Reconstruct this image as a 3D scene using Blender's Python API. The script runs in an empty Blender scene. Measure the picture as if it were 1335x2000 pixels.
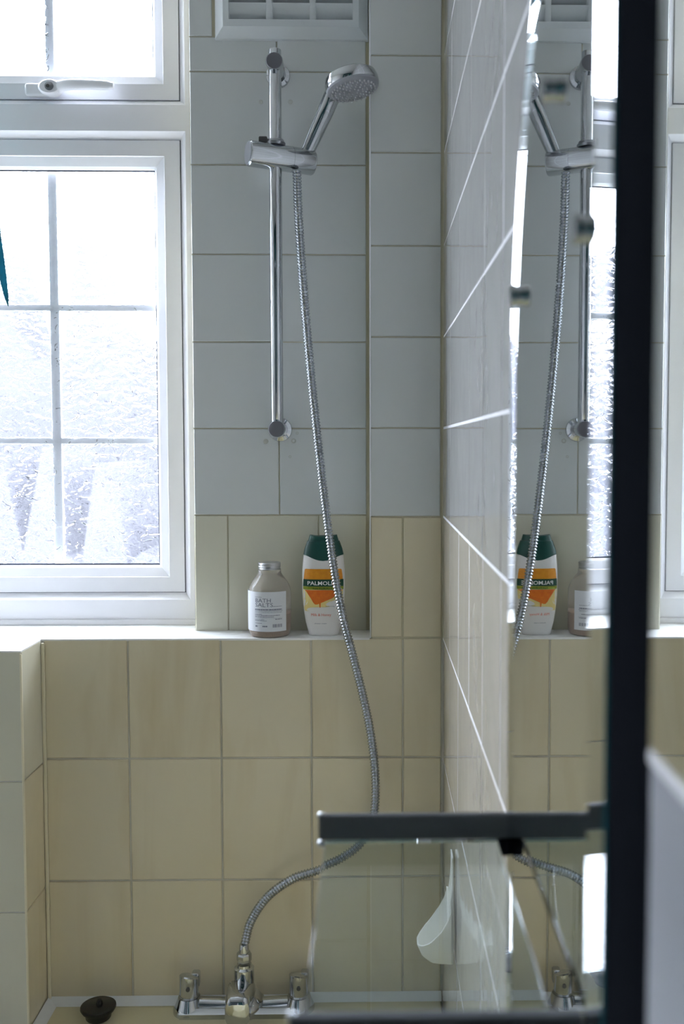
import bpy, bmesh, math, random
from mathutils import Vector, Matrix
random.seed(7)
S = bpy.context.scene
COL = S.collection

# ------------------------------------------------------------------ camera
FPX, PPX, PPY = 1947.0, 764.0, 984.0           # focal length and principal point in pixels of the 1335x2000 frame
YAW, PITCH = math.radians(1.0), math.radians(3.3)
CAM = Vector((0, 0, 1.47))
Fv = Vector((math.sin(YAW)*math.cos(PITCH), math.cos(YAW)*math.cos(PITCH), -math.sin(PITCH)))
Rv = Vector((math.cos(YAW), -math.sin(YAW), 0))
Uv = Rv.cross(Fv)
cd = bpy.data.cameras.new('camera'); cam = bpy.data.objects.new('camera', cd); COL.objects.link(cam)
cam.matrix_world = Matrix(((Rv.x, Uv.x, -Fv.x, 0), (Rv.y, Uv.y, -Fv.y, 0), (Rv.z, Uv.z, -Fv.z, CAM.z), (0, 0, 0, 1)))
cd.sensor_fit = 'VERTICAL'; cd.sensor_height = 36.0; cd.lens = FPX/2000*36.0
cd.shift_x = (667.5-PPX)/2000; cd.shift_y = (PPY-1000)/2000
cd.clip_start = 0.02; cd.clip_end = 100
cd.dof.use_dof = True; cd.dof.focus_distance = 1.68; cd.dof.aperture_fstop = cd.lens/6.0
S.camera = cam

# ------------------------------------------------------------------ world, exposure
W = bpy.data.worlds.new('overcast_sky'); S.world = W; W.use_nodes = True
bg = W.node_tree.nodes['Background']; bg.inputs[0].default_value = (0.81, 0.88, 1.0, 1); bg.inputs[1].default_value = 15.0
S.view_settings.view_transform = 'Standard'; S.view_settings.look = 'None'
S.view_settings.exposure = 1.38; S.view_settings.gamma = 1.0; S.view_settings.use_curve_mapping = False
S.cycles.max_bounces = 14; S.cycles.diffuse_bounces = 7; S.cycles.glossy_bounces = 6; S.cycles.transmission_bounces = 10
S.cycles.transparent_max_bounces = 12; S.cycles.sample_clamp_indirect = 6.0; S.cycles.blur_glossy = 0.3
pl = bpy.data.lights.new('window_portal', 'AREA'); pl.shape = 'RECTANGLE'; pl.size = 1.20; pl.size_y = 1.62; pl.cycles.is_portal = True
po = bpy.data.objects.new('window_portal', pl); COL.objects.link(po); po.location = (-0.90, 1.86, 1.74)
po.rotation_euler = (math.radians(-90), 0, 0)

def at(px, py, Y):
    d = Fv*FPX + Rv*(px-PPX) - Uv*(py-PPY)
    return CAM + d*(Y/d.y)

# ------------------------------------------------------------------ materials
def mat(name, col, rough=0.5, metal=0.0, trans=0.0, ior=1.45, spec=0.5, coat=0.0, sheen=0):
    m = bpy.data.materials.new(name); m.use_nodes = True
    b = m.node_tree.nodes['Principled BSDF']
    b.inputs['Base Color'].default_value = (*col, 1); b.inputs['Roughness'].default_value = rough
    b.inputs['Metallic'].default_value = metal; b.inputs['Transmission Weight'].default_value = trans
    b.inputs['IOR'].default_value = ior; b.inputs['Specular IOR Level'].default_value = spec
    b.inputs['Coat Weight'].default_value = coat; b.inputs['Coat Roughness'].default_value = 0.05
    return m
def nodes(m): return m.node_tree.nodes, m.node_tree.links, m.node_tree.nodes['Principled BSDF']
def add_noise_bump(m, scale, strength, dist=0.002, detail=2.0):
    N, L, b = nodes(m)
    g = N.new('ShaderNodeNewGeometry'); n = N.new('ShaderNodeTexNoise'); n.inputs['Scale'].default_value = scale
    n.inputs['Detail'].default_value = detail
    bu = N.new('ShaderNodeBump'); bu.inputs['Strength'].default_value = strength; bu.inputs['Distance'].default_value = dist
    L.new(g.outputs['Position'], n.inputs['Vector']); L.new(n.outputs['Fac'], bu.inputs['Height']); L.new(bu.outputs['Normal'], b.inputs['Normal'])
def tile_mat(name, c1, c2, vein=0.0, veincol=(0.4, 0.3, 0.15), rough=0.16, bump=0.25, bscale=18):
    m = mat(name, c1, rough, ior=1.5)
    N, L, b = nodes(m)
    g = N.new('ShaderNodeNewGeometry'); oi = N.new('ShaderNodeObjectInfo')
    n1 = N.new('ShaderNodeTexNoise'); n1.inputs['Scale'].default_value = 9; n1.inputs['Detail'].default_value = 3
    L.new(g.outputs['Position'], n1.inputs['Vector'])
    ad = N.new('ShaderNodeMath'); ad.operation = 'MULTIPLY_ADD'; ad.inputs[1].default_value = 0.5
    L.new(oi.outputs['Random'], ad.inputs[0]); 
    sc = N.new('ShaderNodeMath'); sc.operation = 'MULTIPLY'; sc.inputs[1].default_value = 0.5; L.new(n1.outputs['Fac'], sc.inputs[0]); L.new(sc.outputs[0], ad.inputs[2])
    mx = N.new('ShaderNodeMix'); mx.data_type = 'RGBA'; mx.inputs[6].default_value = (*c1, 1); mx.inputs[7].default_value = (*c2, 1)
    L.new(ad.outputs[0], mx.inputs[0]); out = mx.outputs[2]
    if vein > 0:
        mp = N.new('ShaderNodeMapping'); mp.inputs['Rotation'].default_value = (0, math.radians(28), 0); mp.inputs['Scale'].default_value = (14, 14, 2.2)
        va = N.new('ShaderNodeVectorMath'); va.operation = 'ADD'; cmb = N.new('ShaderNodeCombineXYZ')
        m5 = N.new('ShaderNodeMath'); m5.operation = 'MULTIPLY'; m5.inputs[1].default_value = 37; L.new(oi.outputs['Random'], m5.inputs[0])
        L.new(m5.outputs[0], cmb.inputs[1]); L.new(g.outputs['Position'], va.inputs[0]); L.new(cmb.outputs[0], va.inputs[1])
        L.new(va.outputs[0], mp.inputs['Vector'])
        n2 = N.new('ShaderNodeTexNoise'); n2.inputs['Scale'].default_value = 1.0; n2.inputs['Detail'].default_value = 4; n2.inputs['Distortion'].default_value = 0.4
        L.new(mp.outputs[0], n2.inputs['Vector'])
        cr = N.new('ShaderNodeValToRGB'); cr.color_ramp.elements[0].position = 0.52; cr.color_ramp.elements[1].position = 0.78
        cr.color_ramp.elements[0].color = (0, 0, 0, 1); cr.color_ramp.elements[1].color = (vein, vein, vein, 1)
        L.new(n2.outputs['Fac'], cr.inputs[0])
        mv = N.new('ShaderNodeMix'); mv.data_type = 'RGBA'; L.new(cr.outputs[0], mv.inputs[0]); L.new(out, mv.inputs[6]); mv.inputs[7].default_value = (*veincol, 1)
        out = mv.outputs[2]
    L.new(out, b.inputs['Base Color'])
    nb = N.new('ShaderNodeTexNoise'); nb.inputs['Scale'].default_value = bscale; nb.inputs['Detail'].default_value = 1.5
    L.new(g.outputs['Position'], nb.inputs['Vector'])
    bu = N.new('ShaderNodeBump'); bu.inputs['Strength'].default_value = bump; bu.inputs['Distance'].default_value = 0.004
    L.new(nb.outputs['Fac'], bu.inputs['Height']); L.new(bu.outputs['Normal'], b.inputs['Normal'])
    return m
M = {}
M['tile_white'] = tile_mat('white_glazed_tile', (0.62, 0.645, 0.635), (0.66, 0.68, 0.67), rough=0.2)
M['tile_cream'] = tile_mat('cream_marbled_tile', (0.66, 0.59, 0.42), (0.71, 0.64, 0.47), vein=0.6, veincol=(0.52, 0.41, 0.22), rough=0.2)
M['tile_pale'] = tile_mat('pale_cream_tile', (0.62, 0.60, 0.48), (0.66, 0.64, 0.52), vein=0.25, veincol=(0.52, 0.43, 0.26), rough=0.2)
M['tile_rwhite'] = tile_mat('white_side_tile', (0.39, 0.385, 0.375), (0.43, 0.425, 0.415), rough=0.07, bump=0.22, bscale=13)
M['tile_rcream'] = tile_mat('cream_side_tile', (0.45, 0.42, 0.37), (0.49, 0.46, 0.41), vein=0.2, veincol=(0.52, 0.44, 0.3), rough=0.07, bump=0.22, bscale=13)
def grout_mat(name, c1, c2):
    m = mat(name, c1, 0.85, spec=0.2); N, L, b = nodes(m)
    g = N.new('ShaderNodeNewGeometry'); n = N.new('ShaderNodeTexNoise'); n.inputs['Scale'].default_value = 14; n.inputs['Detail'].default_value = 6
    mx = N.new('ShaderNodeMix'); mx.data_type = 'RGBA'; mx.inputs[6].default_value = (*c1, 1); mx.inputs[7].default_value = (*c2, 1)
    L.new(g.outputs['Position'], n.inputs['Vector']); L.new(n.outputs['Fac'], mx.inputs[0]); L.new(mx.outputs[2], b.inputs['Base Color']); return m
M['grout'] = grout_mat('grey_grout', (0.46, 0.43, 0.34), (0.72, 0.70, 0.64))
M['grout_old'] = grout_mat('yellowed_grout', (0.46, 0.42, 0.28), (0.62, 0.58, 0.45))
M['grout_white'] = grout_mat('white_grout', (0.62, 0.62, 0.64), (0.80, 0.80, 0.82))
M['filler'] = mat('grey_filler', (0.50, 0.51, 0.47), 0.7, spec=0.2)
M['seal_cream'] = mat('cream_sealant', (0.74, 0.68, 0.50), 0.4)
M['grey_panel'] = mat('grey_reflection_tone', (0.15, 0.155, 0.175), 0.55)
M['plaster'] = mat('white_plaster', (0.72, 0.71, 0.68), 0.8, spec=0.2)
M['teal_wall'] = mat('dark_teal_paint', (0.025, 0.085, 0.085), 0.6, spec=0.2)
M['floor'] = mat('grey_vinyl', (0.33, 0.33, 0.32), 0.5)
M['pvc'] = mat('white_upvc', (0.89, 0.89, 0.93), 0.25)
M['gasket'] = mat('dark_gasket', (0.05, 0.06, 0.09), 0.6)
M['sill'] = mat('white_sill', (0.86, 0.86, 0.84), 0.3); add_noise_bump(M['sill'], 40, 0.2)
M['chrome'] = mat('chrome', (0.56, 0.58, 0.60), 0.07, metal=1.0)
M['chrome_dull'] = mat('dull_chrome', (0.36, 0.37, 0.40), 0.28, metal=1.0)
M['hose'] = mat('hose_metal', (0.44, 0.47, 0.51), 0.16, metal=1.0)
M['cap'] = mat('grey_end_cap', (0.15, 0.15, 0.17), 0.45)
M['face'] = mat('grey_spray_face', (0.30, 0.31, 0.34), 0.4)
M['nozzle'] = mat('pale_nozzle', (0.55, 0.56, 0.58), 0.4)
M['dark'] = mat('dark_plastic', (0.07, 0.07, 0.07), 0.4)
M['paint'] = mat('white_gloss_paint', (0.66, 0.69, 0.70), 0.4); add_noise_bump(M['paint'], 160, 0.25, 0.001)
M['void'] = mat('vent_void', (0.12, 0.12, 0.12), 0.9)
M['bath'] = mat('cream_acrylic', (0.60, 0.55, 0.36), 0.15)
M['seal'] = mat('white_silicone', (0.72, 0.74, 0.74), 0.35)
M['rubber'] = mat('black_rubber', (0.012, 0.011, 0.011), 0.25)
M['mirror'] = mat('silvered_mirror', (0.90, 0.93, 0.95), 0.012, metal=1.0)
M['mirror_side'] = mat('black_mirror_side', (0.006, 0.007, 0.009), 1.0, spec=0.0)
M['glass_edge'] = mat('teal_glass_edge', (0.01, 0.05, 0.06), 0.6, spec=0.0)
M['shelf_glass'] = mat('clear_shelf_glass', (0.86, 0.95, 0.97), 0.0, trans=1.0, ior=1.5)
M['rail'] = mat('dark_grey_rail', (0.085, 0.09, 0.095), 0.75, spec=0.12)
M['white_plastic'] = mat('white_plastic', (0.92, 0.91, 0.86), 0.35)
M['leaf'] = mat('blue_green_leaf', (0.02, 0.16, 0.17), 0.4)
M['pot'] = mat('white_pot', (0.75, 0.75, 0.73), 0.4)
M['jar'] = mat('hazy_jar_glass', (0.93, 0.90, 0.84), 0.15, trans=0.80, ior=1.25)
M['salt'] = mat('pink_salt', (0.34, 0.22, 0.17), 0.6); add_noise_bump(M['salt'], 300, 0.8, 0.002)
M['alu'] = mat('brushed_aluminium', (0.50, 0.51, 0.52), 0.35, metal=1.0)
M['paper'] = mat('white_paper_label', (0.72, 0.74, 0.78), 0.6)
M['ink'] = mat('grey_ink', (0.16, 0.18, 0.24), 0.6)
M['bottle'] = mat('cream_bottle', (0.80, 0.78, 0.76), 0.3)
M['green'] = mat('dark_green_cap', (0.008, 0.060, 0.048), 0.35)
M['band'] = mat('green_band_print', (0.004, 0.055, 0.03), 0.4)
M['lime'] = mat('lime_print', (0.25, 0.30, 0.02), 0.4)
M['amber'] = mat('amber_print', (0.72, 0.30, 0.015), 0.4)
M['orange'] = mat('orange_print', (0.75, 0.16, 0.012), 0.4)
M['yellow'] = mat('pale_yellow_print', (0.80, 0.66, 0.26), 0.4)
M['red_ink'] = mat('coral_ink', (0.75, 0.16, 0.10), 0.5)
M['white_ink'] = mat('white_ink', (0.85, 0.86, 0.86), 0.5)
M['facade'] = mat('dark_slate_render', (0.047, 0.047, 0.056), 0.9, spec=0.1)
M['pale_wall'] = mat('pale_garden_wall', (0.054, 0.054, 0.060), 0.9, spec=0.1)
M['ground'] = mat('garden_ground', (0.10, 0.11, 0.10), 0.9)
for k, (a, b_) in {'amber': ((0.80, 0.36, 0.02), (0.62, 0.20, 0.01)), 'orange': ((0.80, 0.22, 0.015), (0.62, 0.09, 0.01))}.items():
    N, L, b = nodes(M[k]); g = N.new('ShaderNodeNewGeometry'); n = N.new('ShaderNodeTexNoise'); n.inputs['Scale'].default_value = 160
    mx = N.new('ShaderNodeMix'); mx.data_type = 'RGBA'; mx.inputs[6].default_value = (*a, 1); mx.inputs[7].default_value = (*b_, 1)
    L.new(g.outputs['Position'], n.inputs['Vector']); L.new(n.outputs['Fac'], mx.inputs[0]); L.new(mx.outputs[2], b.inputs['Base Color'])
M['bar'] = mat('white_bar_plastic', (0.88, 0.89, 0.92), 0.3)
_N, _L, _b = nodes(M['bar']); _t = _N.new('ShaderNodeBsdfTranslucent'); _t.inputs[0].default_value = (0.85, 0.9, 1, 1)
_m = _N.new('ShaderNodeMixShader'); _m.inputs[0].default_value = 0.035; _L.new(_b.outputs[0], _m.inputs[1]); _L.new(_t.outputs[0], _m.inputs[2])
_L.new(_m.outputs[0], [n for n in _N if n.type == 'OUTPUT_MATERIAL'][0].inputs[0])
_N, _L, _b = nodes(M['leaf']); _t = _N.new('ShaderNodeBsdfTranslucent'); _t.inputs[0].default_value = (0.06, 0.30, 0.40, 1)
_m = _N.new('ShaderNodeMixShader'); _m.inputs[0].default_value = 0.30; _L.new(_b.outputs[0], _m.inputs[1]); _L.new(_t.outputs[0], _m.inputs[2])
_L.new(_m.outputs[0], [n for n in _N if n.type == 'OUTPUT_MATERIAL'][0].inputs[0])
# obscured window glass: pebbled relief that bends what is outside, part clear so daylight gets in
def pane_mat():
    m = bpy.data.materials.new('pebbled_obscure_glass'); m.use_nodes = True; N = m.node_tree.nodes; L = m.node_tree.links; N.clear()
    o = N.new('ShaderNodeOutputMaterial'); g = N.new('ShaderNodeNewGeometry')
    v = N.new('ShaderNodeTexNoise'); v.inputs['Scale'].default_value = 60; v.inputs['Detail'].default_value = 1.5; v.inputs['Distortion'].default_value = 0.8
    mp = N.new('ShaderNodeMapping'); mp.inputs['Scale'].default_value = (0.85, 1, 1.25); L.new(g.outputs['Position'], mp.inputs[0]); L.new(mp.outputs[0], v.inputs['Vector'])
    bu = N.new('ShaderNodeBump'); bu.inputs['Strength'].default_value = 1.0; bu.inputs['Distance'].default_value = 0.0085
    L.new(v.outputs['Fac'], bu.inputs['Height'])
    rf = N.new('ShaderNodeBsdfRefraction'); rf.inputs['IOR'].default_value = 1.45; rf.inputs['Roughness'].default_value = 0.0; rf.inputs['Color'].default_value = (0.95, 0.97, 1, 1)
    L.new(bu.outputs['Normal'], rf.inputs['Normal'])
    tr = N.new('ShaderNodeBsdfTransparent'); tr.inputs[0].default_value = (0.97, 0.98, 1, 1)
    mx = N.new('ShaderNodeMixShader'); mx.inputs[0].default_value = 0.5; L.new(tr.outputs[0], mx.inputs[1]); L.new(rf.outputs[0], mx.inputs[2])
    gl = N.new('ShaderNodeBsdfGlossy'); gl.inputs['Roughness'].default_value = 0.1; L.new(bu.outputs['Normal'], gl.inputs['Normal'])
    m2 = N.new('ShaderNodeMixShader'); m2.inputs[0].default_value = 0.05; L.new(mx.outputs[0], m2.inputs[1]); L.new(gl.outputs[0], m2.inputs[2])
    L.new(m2.outputs[0], o.inputs[0]); return m
M['pane'] = pane_mat()

# ------------------------------------------------------------------ mesh helpers
def obj(name, verts, faces, m, parent=None, smooth=None, loc=None):
    me = bpy.data.meshes.new(name); me.from_pydata([tuple(v) for v in verts], [], faces)
    me.materials.append(M[m]); return link(name, me, parent, smooth, loc)
def link(name, me, parent=None, smooth=None, loc=None, fix=True):
    if fix:
        bm = bmesh.new(); bm.from_mesh(me); bmesh.ops.recalc_face_normals(bm, faces=bm.faces); bm.to_mesh(me); bm.free()
    if smooth is not None:
        for p in me.polygons: p.use_smooth = True
        me.set_sharp_from_angle(angle=math.radians(smooth))
    o = bpy.data.objects.new(name, me); COL.objects.link(o)
    if parent: o.parent = parent
    if loc is not None: o.location = loc
    return o
def empty(name, loc=(0, 0, 0)):
    o = bpy.data.objects.new(name, None); COL.objects.link(o); o.location = loc; o.empty_display_size = 0.02; return o
def tag(o, label=None, cat=None, group=None, kind=None):
    if label: o['label'] = label
    if cat: o['category'] = cat
    if group: o['group'] = group
    if kind: o['kind'] = kind
    return o
class MB:
    def __init__(s): s.v = []; s.f = []
    def add(s, v, f):
        n = len(s.v); s.v += [Vector(p) for p in v]; s.f += [tuple(i+n for i in q) for q in f]; return s
    def box(s, x0, x1, y0, y1, z0, z1):
        return s.add([(x0,y0,z0),(x1,y0,z0),(x1,y1,z0),(x0,y1,z0),(x0,y0,z1),(x1,y0,z1),(x1,y1,z1),(x0,y1,z1)],
                     [(0,3,2,1),(4,5,6,7),(0,1,5,4),(1,2,6,5),(2,3,7,6),(3,0,4,7)])
    def lathe(s, prof, c, axis=(0,0,1), seg=32, sx=1.0, sy=1.0, ref=None):
        """prof: (distance along axis, radius)"""
        a = Vector(axis).normalized(); r = Vector(ref) if ref else (Vector((1,0,0)) if abs(a.x) < 0.9 else Vector((0,1,0)))
        u = (r - a*r.dot(a)).normalized(); w = a.cross(u); c = Vector(c); V = []; F = []
        for (t, rad) in prof:
            for k in range(seg):
                an = 2*math.pi*k/seg; V.append(c + a*t + u*(rad*sx*math.cos(an)) + w*(rad*sy*math.sin(an)))
        for i in range(len(prof)-1):
            for k in range(seg):
                k2 = (k+1) % seg; F.append((i*seg+k, i*seg+k2, (i+1)*seg+k2, (i+1)*seg+k))
        if prof[0][1] > 1e-6: F.append(tuple(range(seg)))
        if prof[-1][1] > 1e-6: F.append(tuple((len(prof)-1)*seg+k for k in range(seg)))
        return s.add(V, F)
    def tube(s, pts, rads, seg=16, caps=True):
        V = []; F = []; n = len(pts); pts = [Vector(p) for p in pts]
        if not hasattr(rads, '__len__'): rads = [rads]*n
        t0 = (pts[1]-pts[0]).normalized(); u = t0.orthogonal().normalized()
        for i in range(n):
            t = (pts[min(i+1, n-1)]-pts[max(i-1, 0)]).normalized(); u = (u - t*u.dot(t)).normalized(); w = t.cross(u)
            for k in range(seg):
                an = 2*math.pi*k/seg; V.append(pts[i] + (u*math.cos(an)+w*math.sin(an))*rads[i])
        for i in range(n-1):
            for k in range(seg):
                k2 = (k+1) % seg; F.append((i*seg+k, i*seg+k2, (i+1)*seg+k2, (i+1)*seg+k))
        if caps: F.append(tuple(range(seg))); F.append(tuple((n-1)*seg+k for k in range(seg)))
        return s.add(V, F)
    def sweep_rect(s, rect, prof):
        """mitred frame: rect (x0,x1,z0,z1), prof list of (inset, y)"""
        x0, x1, z0, z1 = rect; n = len(prof); V = []; F = []
        for (d, y) in prof: V += [(x0+d,y,z0+d),(x1-d,y,z0+d),(x1-d,y,z1-d),(x0+d,y,z1-d)]
        for i in range(n-1):
            for k in range(4): k2 = (k+1) % 4; F.append((i*4+k, i*4+k2, (i+1)*4+k2, (i+1)*4+k))
        return s.add(V, F)
    def build(s, name, m, parent=None, smooth=None): return obj(name, s.v, s.f, m, parent, smooth)
def bevel_box(name, dims, m, parent=None, bev=0.002, seg=2):
    x0, x1, y0, y1, z0, z1 = dims; b = MB().box(*dims)
    me = bpy.data.meshes.new(name); me.from_pydata([tuple(v) for v in b.v], [], b.f); me.materials.append(M[m])
    bm = bmesh.new(); bm.from_mesh(me); bmesh.ops.bevel(bm, geom=bm.edges[:], offset=bev, segments=seg, affect='EDGES', profile=0.5); bm.to_mesh(me); bm.free()
    return link(name, me, parent, 40)
def spline(P, n):
    P = [Vector(p) for p in P]; out = []
    Q = [P[0]*2-P[1]] + P + [P[-1]*2-P[-2]]
    for i in range(1, len(Q)-2):
        for k in range(n):
            t = k/n; a, b, c, d = Q[i-1], Q[i], Q[i+1], Q[i+2]
            out.append(0.5*((2*b)+(c-a)*t+(2*a-5*b+4*c-d)*t*t+(3*b-a-3*c+d)*t**3))
    out.append(P[-1]); return out
def interp(tab, x):
    if x <= tab[0][0]: return tab[0][1]
    for (a, b), (c, d) in zip(tab, tab[1:]):
        if x <= c: return b+(d-b)*(x-a)/(c-a)
    return tab[-1][1]

# tiles: a thin slab with eased edges; origin o, in-plane axes u and v, outward n
TH = 0.005
def tile(parent, o, u, v, n, w, h, m, gap=0.0018, e=0.0012):
    o, u, v, n = map(Vector, (o, u, v, n)); g = gap/2; j = random.uniform(-0.0004, 0.0004)
    def P(a, b, c): return o + u*a + v*b + n*c
    V = [P(g,g,0),P(w-g,g,0),P(w-g,h-g,0),P(g,h-g,0), P(g,g,TH-e+j),P(w-g,g,TH-e+j),P(w-g,h-g,TH-e+j),P(g,h-g,TH-e+j),
         P(g+e,g+e,TH+j),P(w-g-e,g+e,TH+j),P(w-g-e,h-g-e,TH+j),P(g+e,h-g-e,TH+j)]
    c = V[0].copy(); V = [p-c for p in V]
    F = [(0,1,5,4),(1,2,6,5),(2,3,7,6),(3,0,4,7),(4,5,9,8),(5,6,10,9),(6,7,11,10),(7,4,8,11),(8,9,10,11)]
    if u.cross(v).dot(n) < 0: F = [tuple(reversed(q)) for q in F]
    me = bpy.data.meshes.new('tile'); me.from_pydata([tuple(p) for p in V], [], F); me.materials.append(M[m])
    t = bpy.data.objects.new('tile', me); COL.objects.link(t); t.parent = parent; t.location = c; return t

# ------------------------------------------------------------------ room shell
YF, YR, YW = 1.655, 1.725, 1.800          # tile faces: lower wall, recess; window frame plane
XR = at(865, 900, YF).x                   # right wall tile face
XL = at(85, 1480, YF).x                   # side of the boxing
XP = at(722, 700, YF).x                   # left side of the pillar
XJ = at(375, 700, YR).x                   # window jamb edge of the recess wall
ZS = at(400, 1247, YF).z                  # ledge level
YB = 1.560                                # face of the boxing
CEIL, XLW, YBK = 2.66, -1.80, -1.25
WX0, WX1 = -1.47, at(392, 700, YW).x
WZ0, WZ1 = at(200, 1208, YW).z, 2.56
st = lambda o: tag(o, kind='structure')
f = MB().box(XLW-0.1, XR+0.1, YBK-0.1, 1.95, -0.05, 0).build('floor', 'floor'); st(f)
f = MB().box(XLW-0.1, XR+0.1, YBK-0.1, 1.95, CEIL, CEIL+0.05).build('ceiling', 'plaster'); st(f)
f = MB().box(XLW-0.1, XLW, YBK-0.1, 1.95, 0, CEIL).build('wall_left', 'plaster'); st(f)
f = MB().box(XLW, XR, YBK-0.1, YBK, 0, CEIL).build('wall_front', 'teal_wall'); st(f)
door = st(empty('door_1', (-0.9, YBK, 0)))
d0 = bevel_box('door_leaf', (-0.38, 0.38, 0.001, 0.04, 0.005, 2.0), 'dark', door); d0.data.materials[0] = mat('dark_green_door', (0.015, 0.03, 0.03), 0.4)
bevel_box('door_frame', (-0.45, -0.382, 0.001, 0.05, 0, 2.07), 'pvc', door); bevel_box('door_frame', (0.382, 0.45, 0.001, 0.05, 0, 2.07), 'pvc', door)
bevel_box('door_frame', (-0.382, 0.382, 0.001, 0.05, 2.003, 2.07), 'pvc', door)

# back wall: lower part, recess, pillar, window surround
wb = st(empty('wall_back', (0, 0, 0)))
MB().box(XL, XR+0.1, YF+TH-0.0022, 1.95, 0, ZS-0.004).build('grout_bed', 'grout', wb)
MB().box(XJ, XP+0.003, YR+TH-0.0022, 1.95, ZS-0.004, CEIL).build('grout_bed', 'grout_old', wb)
MB().box(XP+0.003, XR+0.1, YF+TH-0.0022, 1.95, ZS-0.004, CEIL).build('grout_bed', 'grout_old', wb)
MB().box(XLW, WX0+0.02, YR, 1.95, ZS-0.004, CEIL).build('plaster_pier', 'plaster', wb)
MB().box(WX0+0.02, XJ, YR, 1.95, WZ1-0.02, CEIL).build('lintel', 'plaster', wb)
MB().box(XLW, XL, YF, 1.95, 0, ZS-0.004).build('wall_core', 'plaster', wb)
xs = [XL+0.003]+[at(p, 1480, YF).x for p in (252, 432, 608, 786)]+[XR-0.001]
zs = [at(450, p, YF).z for p in (1247, 1481, 1719, 1958)]; zs.append(zs[-1]-0.2); zs.append(zs[-1]-0.2)
XU, ZU, YN = (1,0,0), (0,0,1), (0,-1,0)
for i in range(5):
    for j in range(5): tile(wb, (xs[i], YF+TH, zs[j+1]), XU, ZU, YN, xs[i+1]-xs[i], zs[j]-zs[j+1], 'tile_cream', gap=0.003)
zp = [at(790, p, YF).z for p in (1009, 836, 658, 480, 298, 108)]
while zp[-1] < CEIL-0.02: zp.append(min(CEIL, zp[-1]+0.153))
for a, b in ((XP, xs[4]), (xs[4], xs[5])): tile(wb, (a, YF+TH, zs[0]), XU, ZU, YN, b-a, zp[0]-zs[0], 'tile_cream', gap=0.003)
for j in range(len(zp)-1): tile(wb, (XP, YF+TH, zp[j]), XU, ZU, YN, XR-0.004-XP, zp[j+1]-zp[j], 'tile_white')
# side of the pillar towards the recess
for j in range(len(zp)-1): tile(wb, (XP+TH, YF+0.006, zp[j]), (0,1,0), ZU, (-1,0,0), YR-YF-0.006, zp[j+1]-zp[j], 'tile_white')
tile(wb, (XP+TH, YF+0.006, ZS), (0,1,0), ZU, (-1,0,0), YR-YF-0.006, zp[0]-ZS, 'tile_cream')
zr = [at(545, p, YR).z for p in (1006, 837, 668, 497, 322, 140, 72)]
XC, XE = at(543, 600, YR).x, XP-0.006
for j in range(6):
    for a, b in ((XJ, XC), (XC, XE)): tile(wb, (a, YR+TH, zr[j]), XU, ZU, YN, b-a, zr[j+1]-zr[j], 'tile_white')
XV0, XV1 = at(414, 40, YR).x, at(718, 40, YR).x; zt = zr[-1]; VT = zt+0.235
k = 0
while zt < CEIL-0.02:
    h = min(0.153, CEIL-zt)
    if zt < VT-0.01: h = min(h, VT-zt); tile(wb, (XJ, YR+TH, zt), XU, ZU, YN, XV0-XJ, h, 'tile_white')
    else:
        for a, b in ((XJ, XC), (XC, XE)): tile(wb, (a, YR+TH, zt), XU, ZU, YN, b-a, h, 'tile_white')
    zt += h
xb = [XJ, at(445, 1100, YR).x, at(622, 1100, YR).x, XE]
for a, b in zip(xb, xb[1:]): tile(wb, (a, YR+TH, ZS-0.002), XU, ZU, YN, b-a, zr[0]-ZS+0.002, 'tile_pale')

bevel_box('edge_trim', (XP-0.0008, XP+0.0018, YF-0.0008, YF+0.006, zp[0], CEIL), 'pvc', wb, 0.0006, 1)
bevel_box('edge_trim', (XP-0.0008, XP+0.0012, YF-0.0004, YF+0.006, ZS, zp[0]), 'seal', wb, 0.0005, 1)
for (px, py, r) in ((509, 199, 0.0036), (567, 199, 0.0042), (519, 862, 0.0048), (573, 861, 0.0052), (580, 846, 0.003), (566, 892, 0.003)):
    c = at(px, py, YR); MB().lathe([(0, r), (0.0006, r*0.8), (0.0004, 0)], (c.x, YR+0.0002, c.z), (0, -1, 0), 14).build('filled_hole', 'filler', wb, 40)
# boxing at the left
bx = st(empty('wall_boxing', (0, 0, 0)))
MB().box(XLW, XL-TH+0.0022, YB+TH-0.0022, YF, 0, ZS-0.004).build('grout_bed', 'grout_white', bx)
zb = [ZS-0.001, at(40, 1527, YB).z, at(40, 1783, YB).z]; zb += [zb[-1]-0.21, zb[-1]-0.42]
for j in range(4):
    x = XL
    for q in range(4): tile(bx, (x-0.15, YB+TH, zb[j+1]), XU, ZU, YN, 0.15, zb[j]-zb[j+1], 'tile_pale'); x -= 0.15
    tile(bx, (XL-TH, YB+0.001, zb[j+1]), (0,1,0), ZU, (1,0,0), YF-YB-0.002, zb[j]-zb[j+1], 'tile_pale' if j == 0 else 'tile_cream')  # top side tile paler: the window light on it is put into its colour
bevel_box('corner_sealant', (XL+0.0002, XL+0.006, YF-0.005, YF-0.0002, 0.02, ZS-0.006), 'seal_cream', bx, 0.002)
bevel_box('corner_sealant', (XL-0.003, XL+0.0006, YB-0.0006, YB+0.003, 0.02, ZS-0.006), 'seal_cream', bx, 0.001)
# right wall
wr = st(empty('wall_right', (0, 0, 0)))
MB().box(XR+0.0005, XR+0.1, YBK, 1.95, 0, CEIL).build('grout_bed', 'grout_white', wr)
rows = [0.0]+[z for z in reversed(zs) if z > 0.02]+zp
yy = YF-0.002; ycols = []
while yy > -0.6: ycols.append(yy); yy -= 0.151
for j in range(len(rows)-1):
    for y in ycols: tile(wr, (XR+TH, y-0.151, rows[j]), (0,1,0), ZU, (-1,0,0), 0.151, rows[j+1]-rows[j], 'tile_rcream' if rows[j+1] <= zp[0]+0.001 else 'tile_rwhite', gap=0.0036, e=0.0005)
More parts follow.
